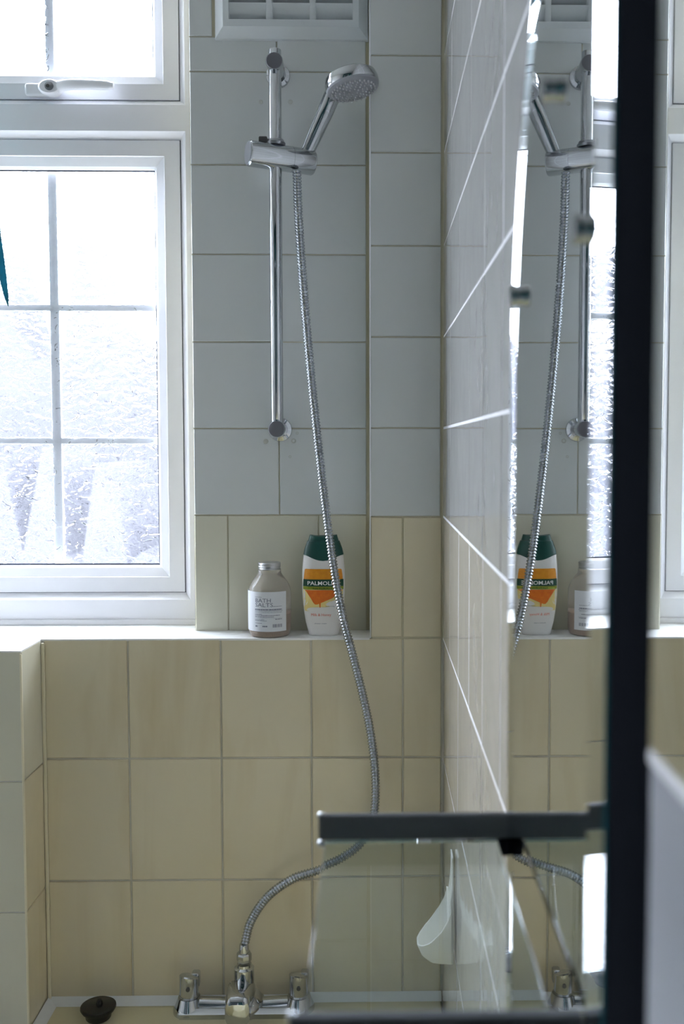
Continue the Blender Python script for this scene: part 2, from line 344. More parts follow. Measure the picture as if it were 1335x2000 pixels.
# ledge and sill
tr = st(empty('trim_1', (0, 0, 0)))
bevel_box('ledge_top', (XLW, XP-0.001, YF, YW+0.03, ZS-0.004, ZS), 'sill', tr, 0.0012)
bevel_box('ledge_top', (XLW, XL, YB, YF+0.002, ZS-0.004, ZS), 'sill', tr, 0.0012)

# ------------------------------------------------------------------ window
wn = st(empty('window_1', (0, 0, 0)))
def zpx(p): return at(200, p, YW).z
X_sr = at(357, 700, YW).x                 # right side of the sashes
X_sl = WX0+0.03
# outer frame: two openings, transom proud of the sashes
oy = YW-0.012
zt0, zt1, zl0, zu1 = zpx(272), zpx(196), zpx(1158), WZ1-0.04
CH = 0.011
MB().sweep_rect((WX0, WX1, WZ0, WZ1), [(0, YW+0.06), (0, oy+0.001), (0.004, oy+0.001)]).build('outer_frame', 'pvc', wn)
def rim(rect, prof, m, name): return MB().sweep_rect(rect, prof).build(name, m, wn)
def opening(z0, z1):
    rim((X_sl-CH, X_sr+CH, z0-CH, z1+CH), [(0, oy), (CH, YW+0.003), (CH, YW+0.012)], 'pvc', 'frame_rebate')
    rim((X_sl, X_sr, z0, z1), [(0, YW+0.006), (0.004, YW+0.006)], 'gasket', 'gasket')
opening(zl0, zt0); opening(zt1, zu1)
for d in ((X_sr+CH, WX1, WZ0, WZ1), (WX0, X_sl-CH, WZ0, WZ1), (X_sl-CH, X_sr+CH, zt0+CH, zt1-CH), (X_sl-CH, X_sr+CH, WZ0, zl0-CH), (X_sl-CH, X_sr+CH, zu1+CH, WZ1)):
    MB().box(d[0], d[1], oy, oy+0.04, d[2], d[3]).build('frame_member', 'pvc', wn)
bevel_box('sill_bead', (WX0, WX1, oy-0.006, oy+0.004, ZS-0.001, WZ0+0.001), 'pvc', wn, 0.003)
def sash(z0, z1, vbars, hbars, hn=None):
    e = 0.0015; rect = (X_sl+e, X_sr-e, z0+e, z1-e); fl, bd = 0.028, 0.019
    s = MB().sweep_rect(rect, [(0, YW+0.02), (0, YW), (fl-0.001, YW), (fl, YW+0.0025)]).build('sash', 'pvc', wn)
    b = MB().sweep_rect(rect, [(fl, YW+0.0025), (fl+bd-0.004, YW+0.010), (fl+bd, YW+0.014), (fl+bd, YW+0.022)]).build('glazing_bead', 'pvc', s)
    i = fl+bd; MB().sweep_rect(rect, [(i-0.001, YW+0.0205), (i+0.0028, YW+0.0205)]).build('gasket', 'gasket', s)
    gx0, gx1, gz0, gz1 = rect[0]+i, rect[1]-i, rect[2]+i, rect[3]-i
    xs_ = [gx0]+vbars+[gx1]; zs_ = [gz0]+hbars+[gz1]
    for a, b2 in zip(xs_, xs_[1:]):
        for c, d in zip(zs_, zs_[1:]):
            obj('pane', [(a, YW+0.022, c), (b2, YW+0.022, c), (b2, YW+0.022, d), (a, YW+0.022, d)], [(0, 1, 2, 3)], 'pane', s)
    for x in vbars: bevel_box('glazing_bar', (x-0.0085, x+0.0085, YW+0.025, YW+0.032, gz0, gz1), 'bar', s, 0.002)
    for z in hbars: bevel_box('glazing_bar', (gx0, gx1, YW+0.0255, YW+0.0315, z-0.006, z+0.006), 'bar', s, 0.002)
    return s
YG = YW+0.025
vb = [at(108, 700, YG).x]; pitch = at(314, 700, YG).x-vb[0]
vb = [vb[0]-k*pitch for k in (4, 3, 2, 1, 0) if vb[0]-k*pitch > X_sl+0.12]
sash(zl0, zt0, list(vb), [at(200, 861, YG).z, at(200, 601, YG).z])
up = sash(zt1, zu1, [x for x in vb], [])
# handle on the upper sash
hp = at(98, 176, YW-0.004); hx, hz = hp.x, hp.z
hd = empty('window_handle', (hx, YW, hz)); hd.parent = up
bevel_box('handle_plate', (-0.042, 0.006, -0.014, 0.0, -0.0125, 0.0095), 'pvc', hd, 0.005, 3)
hub = MB().lathe([(0, 0.0135), (0.014, 0.0135), (0.018, 0.011), (0.0185, 0)], (0.004, -0.006, 0), (0, -1, 0), 28, sx=1.5).build('handle_hub', 'pvc', hd, 40)
MB().lathe([(0, 0.0075), (0.002, 0.0075), (0.0025, 0.006), (0.0026, 0)], (0.0045, -0.0235, 0), (0, -1, 0), 20).build('lock_button', 'chrome_dull', hd, 40)
MB().lathe([(0, 0.0035), (0.0006, 0.003), (0.0007, 0)], (0.0025, -0.0258, 0), (0, -1, 0), 14).build('keyhole', 'dark', hd, 40)
lp = spline([(0.012, -0.016, 0.001), (0.04, -0.028, 0.001), (0.08, -0.033, -0.0005), (0.118, -0.033, -0.002)], 8)
lv = MB()
V = []; F = []
for i, p in enumerate(lp):
    t = i/(len(lp)-1); hh = 0.0105-0.003*t; dd = 0.006-0.001*t
    if t > 0.95: hh *= 0.75
    for k in range(14):
        a = 2*math.pi*k/14; V.append(p+Vector((0, dd*math.cos(a), hh*math.sin(a))))
for i in range(len(lp)-1):
    for k in range(14): F.append((i*14+k, i*14+(k+1) % 14, (i+1)*14+(k+1) % 14, (i+1)*14+k))
F += [tuple(range(14)), tuple((len(lp)-1)*14+k for k in range(14))]
lv.add(V, F).build('lever', 'pvc', hd, 50)
# outside, seen only as blurred tone through the obscured glass
g = MB().box(-30, 30, 2.3, 60, -0.6, -0.5).build('garden_ground', 'ground'); st(g)
for m_ in ('facade', 'pale_wall'):
    N, L, b = nodes(M[m_]); g_ = N.new('ShaderNodeNewGeometry'); n_ = N.new('ShaderNodeTexNoise'); n_.inputs['Scale'].default_value = 2.2; n_.inputs['Detail'].default_value = 6
    mx = N.new('ShaderNodeMix'); mx.data_type = 'RGBA'; mx.inputs[6].default_value = (0.034, 0.034, 0.039, 1); mx.inputs[7].default_value = (0.062, 0.061, 0.067, 1)
    L.new(g_.outputs['Position'], n_.inputs['Vector']); L.new(n_.outputs['Fac'], mx.inputs[0]); L.new(mx.outputs[2], b.inputs['Base Color'])
def hedge(name, label, x0, x1, y, zlo, zhi, stp, m):
    V = []; F = []; x = x0
    while x < x1:
        t = random.random(); V += [(x, y, -0.5), (x, y+random.uniform(-0.02, 0.02), zlo+(zhi-zlo)*t*t), (x, y+1.0, zlo+(zhi-zlo)*t*t), (x, y+1.0, -0.5)]; x += stp*random.uniform(0.6, 1.4)
    for i in range(len(V)//4-1):
        for k in range(4): F.append((4*i+k, 4*i+(k+1) % 4, 4*i+4+(k+1) % 4, 4*i+4+k))
    tag(obj(name, V, F, m), label, 'hedge')
hedge('tall_hedge', 'tall dark hedge dimly seen through the obscured window glass', -8, 1.5, 9, 2.2, 3.9, 0.22, 'facade')
hedge('low_hedge', 'low hedge at the foot of the window view behind obscured glass', -6, 1.5, 5.5, 0.8, 1.5, 0.10, 'pale_wall')

# ------------------------------------------------------------------ vent grille
vc = at(566, 60, YR)
ve = empty('vent_grille', (0, YR, 0)); tag(ve, 'white painted louvred vent grille high on the wall above the shower rail', 'vent')
vz0 = at(566, 71, YR-0.02).z; vz1 = vz0+0.235; vx0, vx1 = at(416, 50, YR-0.02).x, at(719, 50, YR-0.02).x
MB().sweep_rect((vx0, vx1, vz0, vz1), [(0, 0.004), (0.001, -0.006), (0.016, -0.020), (0.026, -0.022), (0.0275, 0.003)]).build('frame', 'paint', ve, 20)
gx = [vx0+0.026, vx1-0.020]; cw = (vx1-vx0-0.052-2*0.011)/3
MB().box(vx0+0.02, vx1-0.02, 0.001, 0.003, vz0+0.02, vz1-0.02).build('backing', 'void', ve)
for c in (1, 2):
    x = vx0+0.026+c*cw+(c-1)*0.011; bevel_box('mullion', (x, x+0.011, -0.0205, 0.002, vz0+0.026, vz1-0.026), 'paint', ve, 0.003)
z = vz0+0.026; 
while z < vz1-0.045:
    V = []; F = []
    for i, (yy_, zz_) in enumerate(((0.002, 0.004), (-0.004, 0.007), (-0.012, 0.014), (-0.019, 0.0245), (-0.020, 0.0285), (-0.017, 0.0285), (-0.009, 0.018), (0.002, 0.010))):
        V += [(vx0+0.026, yy_, z+zz_), (vx1-0.026, yy_, z+zz_)]
    for i in range(7): F.append((2*i, 2*i+1, 2*i+3, 2*i+2))
    obj('slat', V, F, 'paint', ve, 60); z += 0.0285
bevel_box('bottom_strip', (vx0+0.026, vx1-0.026, -0.0215, 0.002, vz0+0.024, vz0+0.0272), 'paint', ve, 0.0008)

# ------------------------------------------------------------------ bath, sealant, tap, plug
ZB = at(300, 1954, YF).z
bt = empty('bathtub', (0, 0, 0)); tag(bt, 'cream acrylic bathtub along the wall under the window ledge', 'bathtub')
BX0, BX1, BY0, BY1 = XL+0.001, XR-0.001, 0.14, YF-0.001
def rr(x0, x1, y0, y1, r, n=6):
    o = []
    for cx, cy, a0 in ((x1-r, y1-r, 0), (x0+r, y1-r, 90), (x0+r, y0+r, 180), (x1-r, y0+r, 270)):
        for k in range(n+1): a = math.radians(a0+90*k/n); o.append((cx+r*math.cos(a), cy+r*math.sin(a)))
    return o
rings = [(BX0, BX1, BY0, BY1, 0.004, 0.02), (BX0, BX1, BY0, BY1, 0.004, ZB-0.006), (BX0+0.003, BX1-0.003, BY0+0.003, BY1-0.003, 0.006, ZB),
         (BX0+0.05, BX1-0.05, BY0+0.07, BY1-0.13, 0.07, ZB), (BX0+0.06, BX1-0.06, BY0+0.08, BY1-0.14, 0.07, ZB-0.012),
         (BX0+0.09, BX1-0.09, BY0+0.14, BY1-0.17, 0.09, ZB-0.2), (BX0+0.13, BX1-0.13, BY0+0.24, BY1-0.21, 0.10, ZB-0.37), (BX0+0.2, BX1-0.2, BY0+0.32, BY1-0.3, 0.08, ZB-0.385)]
V = []; F = []; n = 28
for r in rings: V += [(x, y, r[5]) for x, y in rr(*r[:5])]
for i in range(len(rings)-1):
    for k in range(n): F.append((i*n+k, i*n+(k+1) % n, (i+1)*n+(k+1) % n, (i+1)*n+k))
F.append(tuple((len(rings)-1)*n+k for k in range(n))); F.append(tuple(range(n)))
obj('tub', V, F, 'bath', bt, 35)
sh, sw = 0.009, 0.018
V = [(BX0, YF-0.0005, ZB+sh), (BX1, YF-0.0005, ZB+sh), (BX0+sw, YF-sw, ZB+0.0005), (BX1, YF-sw, ZB+0.0005), (BX0, YF-0.0005, ZB), (BX1, YF-0.0005, ZB), (BX0+0.004, YF-0.008, ZB+0.0055), (BX1, YF-0.008, ZB+0.0055)]
obj('sealant', V, [(0,1,7,6),(6,7,3,2),(4,5,1,0)], 'seal', bt, 60)
V = [(BX0, YF-0.0005, ZB+sh), (BX0, 0.3, ZB+sh), (BX0+0.008, YF-0.004, ZB+0.0055), (BX0+0.008, 0.3, ZB+0.0055), (BX0+sw, YF-sw, ZB+0.0005), (BX0+sw, 0.3, ZB+0.0005)]
obj('sealant', V, [(0,1,3,2),(2,3,5,4)], 'seal', bt, 60)

YT = 1.622
def tx(p): return at(p, 1930, YT).x
def tz(p): return at(475, p, YT).z
tp = empty('bath_mixer_tap', (0, 0, 0)); tag(tp, 'chrome bath mixer tap with two lever heads on the bath rim', 'tap')
xa, xb_, xm = tx(369), tx(583), tx(477)
zbase = ZB
def zz(p): return zbase+(tz(p)-tz(1976))
body = MB().tube(spline([(xa, YT, zz(1961)), (xa+0.02, YT, zz(1963)), (xm, YT, zz(1966)), (xb_-0.02, YT, zz(1963)), (xb_, YT, zz(1961))], 10), [0.013]*41, 24)
body.build('body', 'chrome', tp, 50)
V = []; F = []
for (dx, yb, zq) in ((-0.006, 0.026, 0.0), (-0.005, 0.026, 0.008), (0.0, 0.020, 0.012), (0.0, 0.018, zz(1960)-zbase)):
    V += [(xa-0.012-dx*0, YT-yb, zbase+zq), (xb_+0.012, YT-yb, zbase+zq), (xb_+0.012, YT+yb, zbase+zq), (xa-0.012, YT+yb, zbase+zq)]
for i in range(3):
    for k in range(4): F.append((i*4+k, i*4+(k+1) % 4, (i+1)*4+(k+1) % 4, (i+1)*4+k))
F += [(0,1,2,3), (12,13,14,15)]
obj('base_plate', V, F, 'chrome', tp, 30)
for x in (xa, xb_):
    MB().lathe([(0, 0.0265), (0.005, 0.0265), (0.012, 0.0235), (0.026, 0.018), (zz(1947)-zbase, 0.0145)], (x, YT, zbase), seg=32).build('tap_foot', 'chrome', tp, 50)
    h = MB(); seg = 32; z0, z1 = zz(1948), zz(1911); V = []; F = []
    for q, (rad, zl) in enumerate(((0.0145, z0), (0.0158, z0+0.002), (0.0158, z1-0.002), (0.0135, z1), (0.0, z1+0.001))):
        for k in range(seg):
            a = 2*math.pi*k/seg; sl = (0.005*(math.cos(a+2.2)*rad/0.0158)) if q >= 2 else 0
            V.append((x+rad*math.cos(a)*1.0, YT+rad*math.sin(a), zl+sl+(0.004 if q >= 2 else 0)))
    for i in range(4):
        for k in range(seg): F.append((i*seg+k, i*seg+(k+1) % seg, (i+1)*seg+(k+1) % seg, (i+1)*seg+k))
    hdl = obj('tap_head', V, F, 'chrome', tp, 35)
    MB().lathe([(0, 0.0034), (0.0015, 0.0034), (0.0016, 0)], (x+0.001, YT-0.0155, z1-0.012), (0, -1, 0), 14).build('screw_cap', 'dark', hdl, 40)
    bevel_box('lever', (x+0.002, x+0.016, YT+0.006, YT+0.024, z1-0.022, z1+0.003), 'chrome', hdl, 0.004, 3)
MB().lathe([(0, 0.030), (0.02, 0.030), (zz(1950)-zbase, 0.027), (zz(1942)-zbase, 0.022), (zz(1936)-zbase, 0.015)], (xm+0.003, YT, zbase), seg=36).build('centre_body', 'chrome', tp, 45)
sp = MB(); V = []; F = []
sx = tx(472)
prof = [(0.0, ZB+0.034, 0.023, 0.019), (-0.02, ZB+0.036, 0.0225, 0.020), (-0.04, ZB+0.035, 0.0215, 0.021), (-0.052, ZB+0.031, 0.021, 0.022), (-0.058, ZB+0.028, 0.0195, 0.0205), (-0.060, ZB+0.027, 0.015, 0.016)]
for (dy, zc, w, h) in prof:
    for k in range(24):
        a = 2*math.pi*k/24; ca, sa = math.cos(a), math.sin(a); e = 0.55
        V.append((sx+w*math.copysign(abs(ca)**e, ca), YT+dy, zc+h*math.copysign(abs(sa)**e, sa)))
for i in range(len(prof)-1):
    for k in range(24): F.append((i*24+k, i*24+(k+1) % 24, (i+1)*24+(k+1) % 24, (i+1)*24+k))
F.append(tuple(range(24))); F.append(tuple((len(prof)-1)*24+k for k in range(24)))
obj('spout', V, F, 'chrome', tp, 35)
MB().lathe([(0, 0.0115), (zz(1924)-zz(1938), 0.0115), (zz(1922)-zz(1938), 0.0165), (zz(1892)-zz(1938), 0.0165), (zz(1889)-zz(1938), 0.0125), (zz(1884)-zz(1938), 0.012)], (xm, YT, zz(1938)), seg=32).build('diverter', 'chrome', tp, 35)
MB().lathe([(0, 0.0115), (0.002, 0.0125), (0.012, 0.0125), (0.0145, 0.0115), (0.0155, 0.0095)], (xm, YT, zz(1879)), seg=8).build('hose_nut', 'chrome', tp, 30)
# hose
hs = empty('shower_hose', (xm, YT, zz(1866))); tag(hs, 'silver ribbed metal hose hanging from the slider down to the bath tap', 'hose')
HP = [at(579, 335, 1.667), at(580, 352, 1.665), at(583, 430, 1.658), at(592, 560, 1.648), at(604, 700, 1.640), at(619, 850, 1.634), at(634, 980, 1.630), at(650, 1100, 1.628),
      at(668, 1200, 1.628), at(690, 1285, 1.630), at(711, 1370, 1.632), at(726, 1450, 1.632), at(733, 1530, 1.628), at(728, 1600, 1.622), at(705, 1650, 1.616), at(665, 1681, 1.610),
      at(620, 1700, 1.604), at(570, 1717, 1.608), at(522, 1752, 1.616), at(491, 1797, YT), at(479, 1838, YT)]
HP.append(Vector((xm, YT, zz(1866)))); HP.append(Vector((xm, YT, zz(1878))))
path = spline(HP, 40); L_ = [0.0]
for a, b in zip(path, path[1:]): L_.append(L_[-1]+(b-a).length)
step = 0.00085; n = int(L_[-1]/step); pts = []; j = 0
for i in range(n+1):
    s = i*step
    while j < len(L_)-2 and L_[j+1] < s: j += 1
    pts.append(path[j].lerp(path[j+1], (s-L_[j])/max(1e-9, L_[j+1]-L_[j])))
rads = [0.0066+0.0011*math.sin(2*math.pi*i*step/0.0051) for i in range(n+1)]
inv = hs.location
nend = int(0.028/step)
MB().tube([p-inv for p in pts[:n-nend]], rads[:n-nend], 12).build('ribbed_sleeve', 'hose', hs, 180)
MB().lathe([(0, 0.0085), (0.003, 0.0088), (0.02, 0.0078), (0.022, 0.0072)], (0, 0, -0.004), seg=24).build('ferrule', 'chrome', hs, 40)
# plug
pc = at(192, 1976, 1.605); pg = empty('bath_plug', (pc.x, 1.605, ZB)); tag(pg, 'black rubber bath plug lying on the bath rim in the corner', 'plug')
MB().lathe([(0, 0.0), (0, 0.019), (0.002, 0.0205), (0.010, 0.0215), (0.012, 0.0225), (0.0135, 0.0265), (0.018, 0.0290), (0.021, 0.0285), (0.0225, 0.026), (0.0235, 0.0)], (0, 0, 0), seg=36).build('stopper', 'rubber', pg, 40)
MB().lathe([(0.0232, 0.0055), (0.029, 0.005), (0.031, 0.0035), (0.0312, 0)], (0.002, 0, 0), seg=18).build('knob', 'rubber', pg, 40)
ringp = [(0.002+0.006*math.cos(t), 0.0, 0.0315+0.004*math.sin(t)) for t in [math.pi*k/10 for k in range(11)]]

# ------------------------------------------------------------------ shower rail and handset
YBAR = 1.668
xbar = at(539, 500, YBAR).x
ra = empty('shower_rail', (xbar, YR, 0)); tag(ra, 'chrome vertical shower slide rail on the tiled wall with two round brackets', 'shower rail')
yb = YBAR-YR
ztop, zbot = at(537, 97, YBAR).z, at(541, 838, YBAR).z
MB().lathe([(0, 0.0095), (0.001, 0.0103), (ztop-zbot-0.001, 0.0103), (ztop-zbot, 0.0095)], (0, yb, zbot), seg=28).build('pole', 'chrome', ra, 40)
for z in (at(537, 120, YBAR-0.01).z, at(541, 838, YBAR-0.01).z):
    b = MB().lathe([(0.0005, 0.0200), (0.004, 0.0205), (0.007, 0.0195), (0.010, 0.0135), (0.056, 0.0138), (0.0695, 0.0142), (0.071, 0.0135)], (0, 0, z), (0, -1, 0), 36).build('bracket', 'chrome', ra, 35)
    MB().lathe([(0, 0.0131), (0.0012, 0.0125), (0.0013, 0)], (0, -0.0709, z), (0, -1, 0), 32).build('end_cap', 'cap', b, 35)
# slider: a fat barrel across the rail, its left end swung towards the room
al = math.radians(24); ax = Vector((math.cos(al), math.sin(al), -0.02)).normalized()
sc_ = at(539, 307, YBAR)-Vector((xbar, YR, 0)); sc_.x = 0; sc_.y = yb
sl = MB().lathe([(-0.046, 0.0195), (-0.0445, 0.0208), (0.026, 0.0208), (0.0262, 0.0203), (0.0268, 0.0203), (0.027, 0.0208), (0.063, 0.0208), (0.0655, 0.0195)], sc_, ax, 40).build('slider', 'chrome', ra, 35)
MB().lathe([(-0.0462, 0.0192), (-0.0475, 0.0182), (-0.0476, 0)], sc_, ax, 36).build('slider_end', 'chrome_dull', sl, 35)
MB().lathe([(0.018, 0.0165), (0.0225, 0.0165), (0.0235, 0.0150), (0.0275, 0.0135), (0.0285, 0.0110)], sc_, (0, 0, 1), 28).build('slider_collar', 'chrome_dull', sl, 35)
lp_ = sc_-ax*0.021; bevel_box('slider_lever', (lp_.x-0.007, lp_.x+0.007, lp_.y-0.004, lp_.y+0.006, lp_.z+0.018, lp_.z+0.030), 'dark', sl, 0.002)
# handset
P0 = at(590, 318, 1.690); P1 = at(654, 176, 1.672); Hn = Vector((0.20, -0.10, -0.97)).normalized(); Hc = at(687, 164, 1.632)
hh = empty('handheld_shower', P0); tag(hh, 'chrome handheld shower with round grey spray face resting in the rail slider', 'shower')
tip = Hc-Hn*0.014-P0
bc = P1-P0
hp_ = spline([Vector((0, 0, 0)), bc*0.33, bc*0.66, bc, bc*0.45+tip*0.55, tip], 8)
hr = []
for i in range(len(hp_)):
    t = i/(len(hp_)-1); hr.append(interp([(0, 0.0095), (0.06, 0.0112), (0.25, 0.0128), (0.5, 0.0140), (0.68, 0.0148), (0.85, 0.014), (1, 0.010)], t))
MB().tube(hp_, hr, 28).build('handle', 'chrome', hh, 60)
MB().lathe([(-0.019, 0.0), (-0.0185, 0.020), (-0.016, 0.034), (-0.011, 0.0415), (-0.004, 0.0435), (0.004, 0.0435), (0.006, 0.0425), (0.0062, 0.0)], Hc-P0, Hn, 48).build('head_shell', 'chrome', hh, 40)
fc = MB().lathe([(0.0055, 0.0427), (0.009, 0.0415), (0.0115, 0.036), (0.0125, 0.0)], Hc-P0, Hn, 48).build('spray_face', 'face', hh, 40)
nz = MB(); u = Hn.orthogonal().normalized(); w = Hn.cross(u)
for r, c in ((0.008, 6), (0.0155, 12), (0.0225, 18), (0.0295, 24), (0.035, 28)):
    for k in range(c):
        a = 2*math.pi*(k+0.5*(c % 4))/c; base = Hc-P0+u*(r*math.cos(a))+w*(r*math.sin(a))
        nz.lathe([(0.0112, 0.0016), (0.0138, 0.0013), (0.0142, 0.0)], base, Hn, 6)
tag(nz.build('nozzles', 'nozzle', fc, 40), kind='stuff')

# ------------------------------------------------------------------ bottles on the ledge
def text_mesh(body, size, align='LEFT', bold=0.0):
    c = bpy.data.curves.new('lettering', 'FONT'); c.body = body; c.size = size; c.align_x = align; c.offset = bold; c.resolution_u = 2
    o = bpy.data.objects.new('lettering', c); COL.objects.link(o)
    dg = bpy.context.evaluated_depsgraph_get(); me = bpy.data.meshes.new_from_object(o.evaluated_get(dg))
    v = [tuple(p.co) for p in me.vertices]; fc_ = [tuple(p.vertices) for p in me.polygons]
    bpy.data.objects.remove(o); bpy.data.curves.remove(c); bpy.data.meshes.remove(me); return v, fc_
def strip(rows_, surf, ncol=10):
    """rows_: (z, xleft, xright) from bottom to top; surf(x,z) -> point"""
    V = []; F = []
    for (z, a, b) in rows_:
        for k in range(ncol+1): V.append(surf(a+(b-a)*k/ncol, z))
    for i in range(len(rows_)-1):
        for k in range(ncol): F.append((i*(ncol+1)+k, i*(ncol+1)+k+1, (i+1)*(ncol+1)+k+1, (i+1)*(ncol+1)+k))
    return V, F
def nofix(name, V, F, m, parent):
    me = bpy.data.meshes.new(name); me.from_pydata([tuple(v) for v in V], [], F); me.materials.append(M[m]); return link(name, me, parent, None, None, False)
def lettering(name, body, size, x, z, surf, m, parent, align='LEFT', bold=0.0, squash=1.0):
    v, fc_ = text_mesh(body, size, align, bold)
    return nofix(name, [surf(x+p[0]*squash, z+p[1]) for p in v], fc_, m, parent)
def bars(name, rects, surf, m, parent):
    V = []; F = []
    for (x0, x1, z0, z1) in rects:
        n_ = max(1, int((x1-x0)/0.004)); k0 = len(V)
        for k in range(n_+1):
            x = x0+(x1-x0)*k/n_; V += [surf(x, z0), surf(x, z1)]
        for k in range(n_): F.append((k0+2*k, k0+2*k+2, k0+2*k+3, k0+2*k+1))
    return nofix(name, V, F, m, parent)
# jar of bath salts
YJ = 1.686
jc = at(527, 1240, YJ); js = (at(568, 1200, YJ).x-at(485, 1200, YJ).x)/2      # body radius
ja = empty('bath_salts_jar', (jc.x, YJ, ZS)); tag(ja, 'clear jar of bath salts with silver lid and white printed label on the ledge', 'jar')
k_ = js/437.0
jp = [(1640, 0), (1640, 370), (1632, 392), (1600, 405), (1540, 425), (1490, 437), (800, 437), (700, 430), (620, 405), (540, 365), (460, 310), (400, 262), (350, 236), (285, 232)]
MB().lathe([((1640-y)*k_, r*k_) for y, r in jp], (0, 0, 0.0004), seg=48).build('glass_body', 'jar', ja, 40)
MB().lathe([((1640-y)*k_, r*k_) for y, r in [(1625, 0), (1625, 360), (1590, 385), (1500, 412), (1180, 414), (1150, 380), (1140, 0)]], (0, 0, 0.0004), seg=40).build('salt_filling', 'salt', ja, 40)
ld = MB().lathe([((1640-y)*k_, r*k_) for y, r in [(282, 220), (280, 228), (262, 230), (255, 222), (240, 222), (232, 230), (215, 230), (205, 224), (190, 229), (150, 229), (142, 222), (140, 0)]], (0, 0, 0.0004), seg=48).build('lid', 'alu', ja, 35)
def jsurf(off):
    R_ = js+off
    def fn(x, z): a = x/js; return Vector((R_*math.sin(a), -R_*math.cos(a), z))
    return fn
ROT = -0.45      # the label is turned a little to the left
def jx(px): return math.asin(max(-1, min(1, (px-582)/437.0)))*js
def jz(py): return (1640-py)*k_
lb = nofix('label', *strip([(jz(1498), -1.75*js, jx(935)), (jz(690), -1.75*js, jx(935))], jsurf(0.0005), 28), 'paper', ja)
S1 = jsurf(0.0008)
def jtext(t, px0, px1, y0, size_y, bold=0.0):
    x0, x1 = jx(px0), jx(px1); v, fc_ = text_mesh(t, 1.0, 'LEFT', bold); w_ = max(p[0] for p in v); h_ = max(p[1] for p in v)
    sxx = (x1-x0)/w_; szz = size_y*k_/h_
    nofix('lettering', [S1(x0+p[0]*sxx, jz(y0)+p[1]*szz) for p in v], fc_, 'ink', lb)
jtext('BATH', 330, 648, 902, 78); jtext('SALTS', 330, 690, 992, 78)
jtext('NATURAL', 330, 470, 806, 20)
r_ = []
for (a, b, y, h) in ((690, 860, 985, 8), (330, 860, 1048, 22), (330, 870, 1078, 9), (330, 860, 1106, 7), (330, 480, 1142, 10), (330, 820, 1168, 12), (330, 710, 1196, 12), (330, 870, 1225, 4), (330, 520, 1252, 9), (330, 570, 1276, 9), (730, 860, 1246, 14), (330, 470, 1326, 9), (335, 385, 1388, 30), (480, 580, 1388, 26)):
    x = a
    while x < b:
        e = min(b, x+random.randint(14, 60)); r_.append((jx(x), jx(e-5), jz(y+h/2), jz(y-h/2))); x = e
bars('small_print', r_, S1, 'ink', lb)
r_ = []; x = 680
while x < 865: e = x+random.choice((6, 10, 16)); r_.append((jx(x), jx(e), jz(1412), jz(1345))); x = e+random.choice((6, 9, 14))
bars('barcode', r_, S1, 'ink', lb)

# shampoo bottle
YS = 1.684
pc = at(632, 1240, YS); sb = empty('shower_cream_bottle', (pc.x, YS, ZS)); tag(sb, 'white shower cream bottle with dark green cap and orange honey print on the ledge', 'bottle')
kp = (at(672, 1150, YS).x-at(588.5, 1150, YS).x)/2/41.6   # metres per pixel at the bottle
WID = [(0, 27.0), (2, 28.8), (8, 30.2), (26, 34.8), (44, 37.6), (61, 39.6), (80, 41.0), (96, 41.6), (120, 41.4), (135, 40.6), (150, 39.2), (160, 38.2)]
CAPW = [(150, 39.4), (160, 38.4), (170, 36.0), (178, 33.2), (184.5, 30.8), (184.8, 29.6), (192, 27.6), (197, 26.2), (198, 25.0)]
def dep(z): return interp([(0, 13), (3, 15.5), (60, 19.5), (110, 20), (150, 18.5), (198, 14)], z)
def ring(z, w, d, n_=48, e=0.8):
    o = []
    for k in range(n_):
        a = 2*math.pi*k/n_; ca, sa = math.cos(a), math.sin(a)
        o.append(Vector((kp*w*math.copysign(abs(ca)**e, ca), kp*d*math.copysign(abs(sa)**e, sa), kp*z)))
    return o
def loft(name, levels, tab, m, parent, zoff=None, grow=0.0):
    V = []; F = []; n_ = 48
    for z in levels:
        rg = ring(z, interp(tab, z)+grow, dep(z)+grow)
        if zoff: rg = [p+Vector((0, 0, zoff(p, z))) for p in rg]
        V += rg
    for i in range(len(levels)-1):
        for k in range(n_): F.append((i*n_+k, i*n_+(k+1) % n_, (i+1)*n_+(k+1) % n_, (i+1)*n_+k))
    F.append(tuple(range(n_))); F.append(tuple((len(levels)-1)*n_+k for k in range(n_)))
    return obj(name, V, F, m, parent, 40)
loft('bottle_body', [0.3, 2, 5, 8, 16, 26, 35, 44, 61, 80, 96, 110, 120, 128, 135, 142, 150, 157], WID, 'bottle', sb)
ALLW = [q for q in WID if q[0] < 158]+[q for q in CAPW if q[0] >= 160]
V = []; F = []; lv_ = [158.5, 162, 166, 170, 174, 178, 181, 184.5]
for z in lv_:
    for p in ring(z, 1.0, 1.0):
        t = 1-min(1.0, abs(p.x)/kp); z2 = z-11.5*(math.sin(t*math.pi/2)**1.5)*max(0.0, 1-(z-158.5)/20)
        w_, d_ = interp(ALLW, z2)+0.55, dep(z2)+0.55
        V.append(Vector((p.x*w_, p.y*d_, kp*z2)))
for i in range(len(lv_)-1):
    for k in range(48): F.append((i*48+k, i*48+(k+1) % 48, (i+1)*48+(k+1) % 48, (i+1)*48+k))
F.append(tuple(48*(len(lv_)-1)+k for k in range(48)))
cp = obj('flip_cap', V, F, 'green', sb, 40)
def dip(p, z): return -kp*3.5*math.cos(min(1, abs(p.x)/(kp*26))*math.pi/2) if z > 190 else 0
loft('cap_lid', [184.8, 188, 192, 195.5, 196.5], CAPW, 'green', cp, dip, 0.0)
def fsurf(off):
    def fn(x, z):       # x, z in pixels of the bottle
        w = interp(WID, z); d = dep(z); t = min(0.985, abs(x)/w); e = 0.8
        c = t**(1/e); s_ = math.sqrt(max(0, 1-c*c))**e
        return Vector((kp*x, -kp*d*s_-off, kp*z))
    return fn
